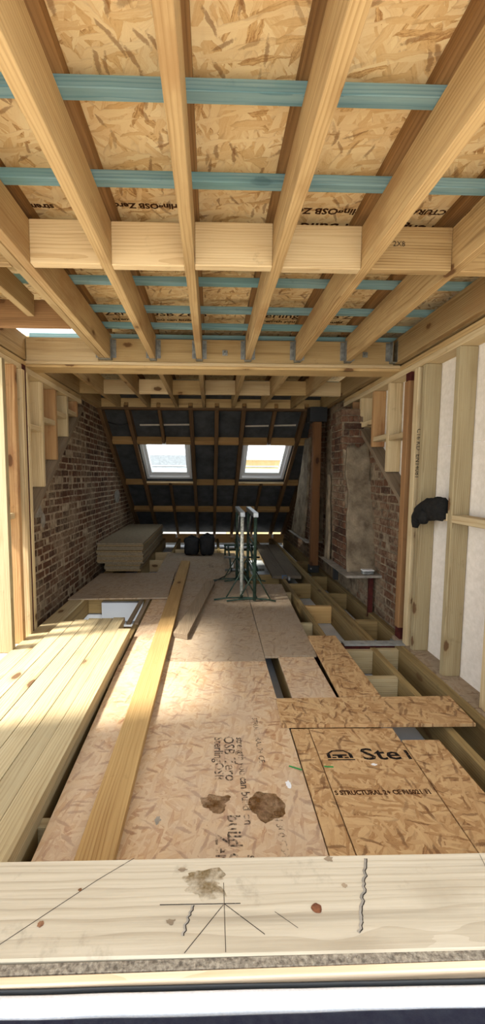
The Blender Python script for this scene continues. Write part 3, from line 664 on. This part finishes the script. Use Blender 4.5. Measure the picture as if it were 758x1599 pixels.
loose('osb_offcut', [(0.790, 2.372), (1.040, 2.372), (1.049, 3.322), (0.816, 3.322)], 0.0185, 0.0365, M_OSBN, 'narrow brown osb offcut pointing back to the steel plate', 'board')
G = loose('osb_offcut', [(0.384, 2.081), (1.440, 2.081), (1.462, 2.366), (0.397, 2.349)], 0.019, 0.037, M_OSBN, 'wide brown osb offcut lying crosswise over the joists', 'board', gy=False)
loose('osb_strip', [(0.427, 0.88), (0.520, 0.88), (0.525, 2.078), (0.432, 2.078)], 0.0, 0.018, M_OSBN, 'narrow brown osb strip between the stained sheet and the lettered sheet', 'board')
I = loose('osb_sheet', [(0.525, 0.88), (0.958, 0.88), (0.981, 2.079), (0.530, 2.079)], 0.0, 0.018, M_OSBN, 'brown osb sheet printed with a house logo and black lettering', 'board', gy=False)
J = loose('osb_sheet', [(0.962, 0.88), (1.178, 0.88), (1.180, 1.978), (0.985, 1.978)], 0.0, 0.018, M_OSBN, 'brown osb board next to the lettered sheet at the right edge of the floor', 'board')
loose('osb_sheet', [(-1.541, 4.353), (-0.47, 4.40), (-0.50, 5.58), (-1.50, 5.53)], 0.0245, 0.040, M_OSBD, 'grey dusty board covering the floor opening in front of the stacked sheets', 'board')
for i, (a, b) in enumerate(((-0.775, -0.735), (-0.700, -0.665))):
    loose('timber_batten', [(a, 3.68), (b, 3.68), (b, 4.9), (a, 4.9)], 0.0, 0.020, M_GREY, ('thin grey batten at the edge of the floor opening', 'thin grey batten beside the sunlit osb strip')[i], 'batten')
sp = loose('timber_plank', [(-0.312, 3.336), (-0.191, 3.28), (0.051, 5.005), (-0.06, 5.06)], 0.020, 0.062, M_GREY, 'short grey plank lying askew beside the long tan plank', 'plank')
for i, (a, b, aa, bb) in enumerate(((0.825, 1.018, 0.885, 1.085), (1.024, 1.215, 1.092, 1.30))):
    loose('scaffold_board', [(a, 5.40+.02*i), (b, 5.38), (bb, 7.95), (aa, 7.95)], 0.0, 0.04, M_DGREY, ('dark grey scaffold board nearer the trestles', 'dark grey scaffold board nearer the chimney breast')[i], 'board', 'scaffold boards on the floor joists')
# prints and stains
FZ = 0.0186
DOWN = (0, 0, -PI/2)
printed(C1, 'SterlingOSB', 0.062, (0.040, 1.86, FZ), DOWN, M_INKF, .001); printed(C1, 'Zero', 0.075, (0.045, 1.36, FZ), DOWN, M_INKF, .001); printed(C1, 'OSB Zero', 0.075, (0.092, 1.86, FZ), DOWN, M_INKF, .001); printed(C1, 'build on', 0.075, (0.092, 1.40, FZ), DOWN, M_INKF, .001)
printed(C1, 'strength you can build on', 0.052, (0.150, 1.74, FZ), DOWN, M_INKF, .001); printed(C1, 'strength you', 0.05, (0.150, 1.22, FZ), DOWN, M_INKF, .001)
printed(C1, 'STRUCTURAL 2+ CE', 0.04, (0.245, 2.0, FZ), DOWN, M_INKF, .0005); printed(C1, 'EN 300 OSB/3', 0.04, (0.270, 1.42, FZ), DOWN, M_INKF, .001)
printed(C3, 'SterlingOSB', 0.09, (0.0, 6.2, FZ), DOWN, M_INKF, .001)
blot('damp_stain', C1, 0.022, 1.585, .062, .046, FZ+.0003, M_STAIN, 3, .35); blot('damp_stain', C1, 0.238, 1.565, .072, .078, FZ+.0003, M_STAIN, 9, .18)
mark('green_mark', C1, [(0.368, 1.795, .2), (0.40, 1.78, .5), (0.423, 1.768, .3)], .010, M_GREENINK, FZ)
mark('green_mark', I, [(0.532, 1.79, .2), (0.55, 1.787, .2), (0.575, 1.786, 0)], .010, M_GREENINK, FZ)
blot('plaster_splash', C1, -0.205, 1.50, .012, .016, FZ, M_SLAB, 5, .4); blot('paper_scrap', C1, 0.345, 1.68, .012, .022, FZ, M_MEMB, 7, .3); blot('plaster_splash', I, 0.70+.07, 1.80, .014, .008, FZ, M_MEMB, 2, .3)
# house logo: outline, roof, bars
lg = [(-.066, -.035), (.066, -.035), (.066, -.028), (-.066, -.028)]
def flat(name, parent, polys, loc, mat):
    vs = []; fs = []
    for p in polys: fs.append(tuple(range(len(vs), len(vs)+len(p)))); vs += [(a, b, 0) for a, b in p]
    return pydata(name, vs, fs, mat, parent, loc)
flat('printed_logo', I, [lg, [(-.062, -.02), (-.045, -.02), (-.045, .012), (-.062, .006)], [(.062, -.02), (.045, -.02), (.045, .012), (.062, .006)], [(-.066, .008), (-.03, .036), (.03, .036), (.066, .008), (.05, .010), (.026, .027), (-.026, .027), (-.05, .010)],
     [(-.035, -.005), (.035, -.005), (.035, .006), (-.035, .006)], [(-.012, -.02), (.012, -.02), (.012, -.005), (-.012, -.005)], [(-.04, -.02), (-.02, -.02), (-.02, -.012), (-.04, -.012)], [(.02, -.02), (.04, -.02), (.04, -.012), (.02, -.012)]], (0.628, 1.865, FZ), M_INK)
printed(I, 'Ste', 0.115, (0.830, 1.868, FZ), (0, 0, 0), M_INK, .002, 1.30); flat('printed_letter_edge', I, [[(0, -.035), (.016, -.035), (.016, .03), (0, .03)]], (0.955, 1.868, FZ), M_INK)
printed(I, 'S STRUCTURAL 2+ CE F15021 11', 0.034, (0.742, 1.628, FZ), (0, 0, 0), M_BROWNINK, .0015, .86)

# sill beam marks
for pts, wd in (([(0.030, .672), (0.030, .80)], .0012), ([(-0.10, .757), (0.063, .757)], .0018), ([(-0.045, .672), (0.030, .757)], .0014), ([(0.030, .757), (0.105, .70)], .0014), ([(-.40, .68), (-.24, .81), (-.17, .86)], .0014), ([(.13, .74), (.17, .71)], .001), ([(.62, .856), (.60, .76)], .001)):
    mark('pencil_line', sb, [(a, b, 0) for a, b in wd and pts], wd, M_PENCIL, SZ)
for i, (sx, y0, sx1, y1, k) in enumerate(((.355, .85, .285, .70, 26), (-.035, .755, -.052, .70, 12))):
    pts = [(sx+(sx1-sx)*t/k+random.uniform(-.003, .003), y0+(y1-y0)*t/k, random.uniform(-.3, .6)) for t in range(k+1)]
    mark('split_fibres', sb, pts, .006 if i == 0 else .004, M_SLAB, SZ); mark('split_crack', sb, [(a+.003, b, -.2) for a, b, _ in pts], .0022, M_PENCIL, SZ+.0001)
blot('water_stain', sb, -.005, .80, .052, .028, SZ, ink('pale_water_stain', (120, 98, 62), .40, .62, 16), 4, .5)
blot('knot', sb, .215, .745, .0105, .0095, SZ+.0002, mottled('sill_knot', (84, 50, 34), (130, 84, 58), 90, .8, 0), 6, .1); blot('knot', sb, -.325, .725, .006, .006, SZ+.0002, mottled('sill_small_knot', (112, 78, 56), (150, 112, 84), 90, .8, 0), 8, .15)
blot('knot', sb, -.27, .79, .004, .003, SZ+.0002, M_BROWN, 1, .2); blot('knot', sb, .285, .79, .006, .005, SZ+.0002, M_GREY, 2, .3); blot('nail_dent', sb, -.075, .725, .009, .005, SZ+.0002, M_GREY, 3, .4); blot('nail_dent', sb, -.06, .83, .010, .004, SZ+.0002, M_GREY, 5, .4); blot('knot', sb, .27, .85, .009, .006, SZ+.0002, M_GREY, 6, .4)

# ------------------------------------------------------------------ stacked chipboard sheets
z = 0.0
tag(bx('bearer', None, (-1.52, -1.0), (5.9, 5.95), (-0.002, 0.02), M_GREY, 'x'), 'thin timber bearer under the stack of chipboard sheets', 'batten')
z = 0.021
ORD = 'second third fourth fifth sixth seventh eighth ninth tenth eleventh twelfth thirteenth fourteenth fifteenth sixteenth seventeenth'.split()
for i in range(17):
    a = -1.50 if i < 5 else -1.60; b = -0.955 - (.045 if i < 5 else 0)
    dx, dy = random.uniform(-.012, .012), random.uniform(-.012, .012)
    th = 0.022; top = i == 16
    s = tag(bx('chipboard_sheet', None, (max(a+dx, -1.615), b+dx), (5.70+dy+(.04 if i < 5 else 0), 8.02+dy), (z, z+th), M_CHIP if i % 3 else M_CHIPE, 'y', .001),
            'topmost grey chipboard sheet of the stack by the brick wall' if top else ORD[15-i]+' chipboard sheet from the top of the stack by the brick wall', 'board',
            'stacked chipboard sheets')
    z += th + (0.006 if i in (4, 12, 14, 15) else 0.0008)

# ------------------------------------------------------------------ chimney breasts on the right wall
def breast(name, label, y_near, y_far, xl, z0, z1, slab, limit, render_top, seed, bw=.15, bz=1.0):
    """y_near, y_far: functions of height; left face at x = xl; bricks on the left face and the upper near face"""
    e = empty(name, ((xl+1.69)/2, (slab[0]+slab[1])/2, z0), label, 'chimney')
    vs = []
    for zz in (z0, z1):
        vs += [(xl+.02, y_near(zz)+.02, zz), (1.70, y_near(zz)+.02, zz), (1.70, y_far(zz)-.02, zz), (xl+.02, y_far(zz)-.02, zz)]
    pydata('mortar_core', [Vector(v)-e.location for v in vs], [(0, 1, 2, 3), (4, 5, 6, 7), (0, 1, 5, 4), (1, 2, 6, 5), (2, 3, 7, 6), (3, 0, 4, 7)], M_MORTD, e, e.location)
    poly = [(y_near(z0), z0+.01), (y_far(z0)-.16, z0+.01), (y_far(z1)-.03, z1), (y_near(z1), z1)]
    bricks(e, poly, lambda a, b: Vector((xl+.033, a, b)), ROTY, limit, M_BRICK)
    poly2 = [(xl+.01, render_top), (1.68, render_top), (1.68, z1), (xl+.01, z1)]
    bricks(e, poly2, lambda a, b: Vector((a, y_near(b)+.030, b)), Matrix.Identity(3), 120, M_BRICK)
    # rough render on the near face and a plaster band down the far edge of the left face
    def skin(nm, P, nu, nv, amp, out, mat):
        v2 = []; f2 = []
        for i in range(nu+1):
            for j in range(nv+1):
                p, d = P(i/nu, j/nv); q = noise.noise(p*5+Vector((seed, 0, 0)))*amp+noise.noise(p*17)*amp*.5
                v2.append(p+d*(out+q)-e.location)
        for i in range(nu):
            for j in range(nv): k = i*(nv+1)+j; f2.append((k, k+1, k+nv+2, k+nv+1))
        o = pydata(nm, v2, f2, mat, e, e.location, True); md = o.modifiers.new('thickness', 'SOLIDIFY'); md.thickness = .03; md.offset = -1 if False else 0; return o
    def PN(u, t):
        top = render_top+.06+.10*noise.noise(Vector((u*3, seed, 1)))
        zz = z0+(top-z0)*t
        l = xl-.006+(.055*t+.05*t*noise.noise(Vector((zz*3.1, seed, 2)))+.02*t*noise.noise(Vector((zz*11, seed, 3))))
        r = 1.70-.07*t*abs(noise.noise(Vector((zz*4, seed, 5))))-.02*t
        return Vector((l+(r-l)*u, y_near(zz)+.004, zz)), Vector((0, -1, 0))
    skin('cement_render', PN, 18, 36, .012, .012, M_RENDER)
    def PF(u, t):
        zz = z0+bz*t; w_ = min(bw*(1-t*.6), y_far(zz)-y_near(zz)-.02)
        yy = y_far(zz)-w_+w_*u+.03*noise.noise(Vector((zz*5, seed, 4)))*(1-u)
        return Vector((xl+.004-.02*(1-t)**4, yy, zz)), Vector((-1, 0, 0))
    skin('plaster_band', PF, 8, 30, .006, .006, M_RENDER)
    # cracked cement hearth slab it stands on
    sy0, sy1 = slab; v3 = []; N = 14
    top = [(1.69, sy0)] + [(xl-.085+.01*noise.noise(Vector((i*.7, seed, 0))), sy0+(sy1-sy0)*i/N) for i in range(N+1)] + [(1.69, sy1)]
    n = len(top); v3 = [Vector((a, b, z0+.012)) for a, b in top]+[Vector((a+(.02 if 0 < i < n-1 else 0), b, z0-.012)) for i, (a, b) in enumerate(top)]
    pydata('hearth_slab', [v-e.location for v in v3], [tuple(range(n)), tuple(range(n, 2*n))[::-1]]+[(i, (i+1) % n, n+(i+1) % n, n+i) for i in range(n)], M_SLAB, e, e.location)
    return e
b1 = breast('chimney_breast', 'large rendered brick chimney breast behind the right stud wall', lambda z: 4.08+(z-.42)*.22, lambda z: 4.80+(z-.42)*.035, 1.385, .40, 2.10, (3.88, 4.84), 200, 1.64, 3.0)
bx('support_bracket', b1, (1.60, 1.64), (4.02, 4.06), (-.05, .368), M_REDOX, 'z'); bx('support_bracket', b1, (1.40, 1.45), (4.55, 4.60), (.2, .368), M_DARK, 'z')
b2 = breast('chimney_breast', 'smaller dark plastered chimney breast behind the wooden post', lambda z: 6.05+(z-.42)*.0, lambda z: 7.25-(z-.42)*.55, 1.47, .40, 2.2, (6.0, 7.3), 60, 1.0, 8.0, .95, 1.55)
# tin on the hearth
tn = empty('metal_tin', (1.55, 4.02, .412), 'small silver metal tin standing on the chimney hearth slab', 'tin')
bx('body', tn, (1.49, 1.60), (3.915, 3.975), (.4128, .445), M_GALV, 'x', .008); bx('lid', tn, (1.487, 1.603), (3.912, 3.978), (.446, .458), M_WHITE, 'x', .004); tube('rim', tn, [(1.487, 3.91, .447), (1.603, 3.91, .447)], .003, M_GALV)

# ------------------------------------------------------------------ timber post with steel shoes
po = empty('timber_post', (1.52, 5.79, 0.0), 'reddish timber post with black steel shoes beside the chimney breast', 'post')
bx('shaft', po, (1.425, 1.535), (5.75, 5.85), (0.10, 2.13), M_BROWN, 'z', .004); bx('foot_shoe', po, (1.415, 1.545), (5.735, 5.865), (0.0, 0.10), M_DARK, 'z', .002); bx('head_shoe', po, (1.36, 1.60), (5.72, 5.91), (2.13, 2.33), M_DARK, 'z', .002)
tube('bolt', po, [(1.43, 5.735, .06), (1.43, 5.722, .06)], .012, M_GALV)

# ------------------------------------------------------------------ trestles
def trestle(x, label, paint, x_in):
    e = empty('steel_trestle', (x, 4.75, .018), label, 'trestle', 'steel builder trestles standing in the middle')
    y0, y1 = 4.36-x_in, 5.20-x_in; zt = .965
    bx('top_bar', e, (x-.027, x+.027), (y0-.04, y1+.04), (zt-.03, zt+.02), M_GALV, 'y', .003)
    for k, y in enumerate((y0, y1)):
        lg = tube('leg', e, [(x, y, .03), (x, y, zt-.03)], .018, M_TGREEN)
        tube('inner_tube', e, [(x, y-.001, .45 if not (paint and k == 0) else .08), (x, y-.001, zt-.031)], .0195 if (paint and k == 0) else .0185, M_TPAINT if paint and k == 0 else M_TGREEN)
        f = tube('foot', e, [(x-.30, y-.02, .032), (x-.15, y, .045), (x, y, .05), (x+.12, y, .045), (x+.23, y-.02, .030)], .009, M_TGREEN)
        tube('stay', e, [(x, y, .34), (x-.17, y, .045)], .007, M_TGREEN); tube('stay', e, [(x, y, .34), (x+.17, y, .045)], .007, M_TGREEN)
    tube('rail', e, [(x, y0, .30), (x, y1, .30)], .012, M_TGREEN); tube('rail', e, [(x, y0, .62), (x, y1, .62)], .012, M_TGREEN)
    tube('brace', e, [(x, y1, .62), (x, (y0+y1)/2+.1, .90)], .008, M_GALV); tube('brace', e, [(x, y0, .30), (x, y1, .62)], .008, M_TGREEN)
    return e
trestle(0.335, 'green steel trestle with a paint-spattered white leg', True, -.01); trestle(0.472, 'plain dark green steel trestle beside the paint-spattered one', False, .04)
t3 = empty('steel_trestle', (.50, 6.5, .018), 'folded green steel trestle lying behind the standing pair', 'trestle')
for y, zz, x0, x1, m in ((6.9, .20, .22, .72, M_TGREEN), (6.2, .13, .20, .75, M_GALV), (5.75, .038, .20, .76, M_GALV), (6.9, .12, .25, .72, M_TGREEN)):
    tube('cross_tube', t3, [(x0, y, zz), (x1, y, zz)], .017, m)
for x in (.29, .66): tube('side_tube', t3, [(x, 5.7, .036), (x, 6.95, .20)], .014, M_TGREEN)
for x in (.24, .70): tube('foot_tube', t3, [(x, 6.9, .20), (x, 6.9, .033)], .014, M_TGREEN)
rod = empty('black_rod', (0.01, 4.80, .07), 'thin black rod with a white cap lying beside the short grey plank', 'rod')
tube('shaft', rod, [(0.045, 4.98, .07), (0.262, 5.55, .035), (.30, 5.62, .10)], .006, M_DARK); tube('cap', rod, [(0.300, 5.62, .10), (.303, 5.63, .17)], .018, M_WHITE)

# ------------------------------------------------------------------ black sacks
def sack(cx, cy, wx, wy, hz, seed, label):
    bm = bmesh.new(); bmesh.ops.create_cube(bm, size=2); bmesh.ops.subdivide_edges(bm, edges=bm.edges[:], cuts=9, use_grid_fill=True)
    for v in bm.verts:
        p = v.co.copy(); r = (abs(p.x)**5+abs(p.y)**5+abs(p.z)**5)**.2; p = p/r
        q = noise.noise(p*2.2+Vector((seed, 0, 0)))*.10+noise.noise(p*6+Vector((0, seed, 0)))*.05
        p *= 1+q; z_ = max(p.z, -1); v.co = Vector((p.x*wx/2*(1+.05*z_), p.y*wy/2, (z_+1)*hz/2))
    me = bpy.data.meshes.new('sack'); bm.to_mesh(me); bm.free()
    for p in me.polygons: p.use_smooth = True
    e = tag(link('rubble_sack', me, M_SACK, None, (cx, cy, .0185)), label, 'sack', 'black sacks at the back')
    tube('sack_tie', e, [(cx-.06, cy-.02, hz+.015), (cx, cy, hz+.035), (cx+.07, cy+.01, hz+.012)], [.02, .03, .015], M_SACK)
    return e
sack(-0.335, 7.02, .25, .24, .30, 2.0, 'lumpy black sack on the left of the pair under the roof windows')
sack(-0.065, 7.00, .25, .25, .34, 5.0, 'lumpy black sack on the right of the pair, slightly taller')

# ------------------------------------------------------------------ black jacket over the wall nogging
def drape():
    rows = []; path = [((1.585, 2.742, 1.150), .078, .045), ((1.58, 2.81, 1.150), .082, .05), ((1.575, 2.89, 1.140), .078, .052), ((1.57, 2.96, 1.125), .072, .05), ((1.565, 3.02, 1.10), .066, .045), ((1.56, 3.055, 1.06), .052, .036), ((1.56, 3.07, 1.02), .038, .028), ((1.56, 3.072, .985), .028, .020)]
    vs = []; fs = []; n = 22; o0 = Vector((1.58, 2.9, 1.1)); sub = []
    for i in range(len(path)-1):
        for k in range(5):
            t = k/5; sub.append((Vector(path[i][0]).lerp(Vector(path[i+1][0]), t), path[i][1]*(1-t)+path[i+1][1]*t, path[i][2]*(1-t)+path[i+1][2]*t))
    sub.append((Vector(path[-1][0]), path[-1][1], path[-1][2]))
    for i, (p, a, b) in enumerate(sub):
        d = (sub[min(i+1, len(sub)-1)][0]-sub[max(0, i-1)][0]).normalized(); upv = Vector((1, 0, 0)).cross(d).normalized()
        if upv.z < 0: upv = -upv
        for k in range(n):
            t = 2*PI*k/n; q = 1+.22*noise.noise(Vector((math.cos(t)*2, math.sin(t)*2, i*.16)))+.10*noise.noise(Vector((math.cos(t)*5, math.sin(t)*5, i*.4)))
            vs.append(p+upv*(a*q*math.sin(t))+Vector((1, 0, 0))*(b*q*math.cos(t))-o0)
    for i in range(len(sub)-1):
        for k in range(n): fs.append((i*n+k, i*n+(k+1) % n, (i+1)*n+(k+1) % n, (i+1)*n+k))
    fs += [tuple(range(n)), tuple(range((len(sub)-1)*n, len(sub)*n))]
    o = pydata('work_jacket', vs, fs, M_BLACK, None, o0, True)
    tag(o, 'black work jacket slung over the nogging between the right wall studs', 'jacket')
    tube('sleeve', o, [(1.555, 2.90, 1.12), (1.545, 2.93, 1.07), (1.55, 2.94, 1.035)], [.045, .04, .028], M_BLACK, 12)
drape()

# ------------------------------------------------------------------ small details
def lump(name, parent, p, r, mat, seed):
    bm = bmesh.new(); bmesh.ops.create_icosphere(bm, subdivisions=3, radius=1)
    for v in bm.verts:
        q = 1+.35*noise.noise(v.co*2+Vector((seed, 0, 0)))+.15*noise.noise(v.co*6); v.co = Vector((v.co.x*r[0]*q, v.co.y*r[1]*q, v.co.z*r[2]*q))
    me = bpy.data.meshes.new(name); bm.to_mesh(me); bm.free()
    return link(name, me, mat, parent, p)
lump('plaster_lump', wl, (-1.625, 7.1, 1.02), (.02, .20, .10), M_SLAB, 2.0)
lump('plaster_lump', wl, (-1.625, 3.86, 1.03), (.012, .09, .06), M_SLAB, 6.0)
lump('plaster_lump', wl, (-1.625, 3.98, .93), (.010, .05, .07), M_SLAB, 9.0)
tube('sagging_cable', rf, [onroof(-1.57, .40, .085), onroof(-1.45, .45, .075), onroof(-1.35, .455, .075), onroof(-1.235, .42, .085)], .012, M_DARK)
for o in bpy.data.objects:
    if o.get('label') == 'dark grey scaffold board nearer the trestles': sboard = o
bx('blue_end_band', sboard, (.955, 1.022), (5.385, 5.43), (-.001, .0415), plain('blue_band', (60, 96, 140), .6), 'x', .001)
bx('joist_clip', fl, (1.02, 1.05), (5.30, 5.34), (-.004, .045), M_GALV, 'z', .001)
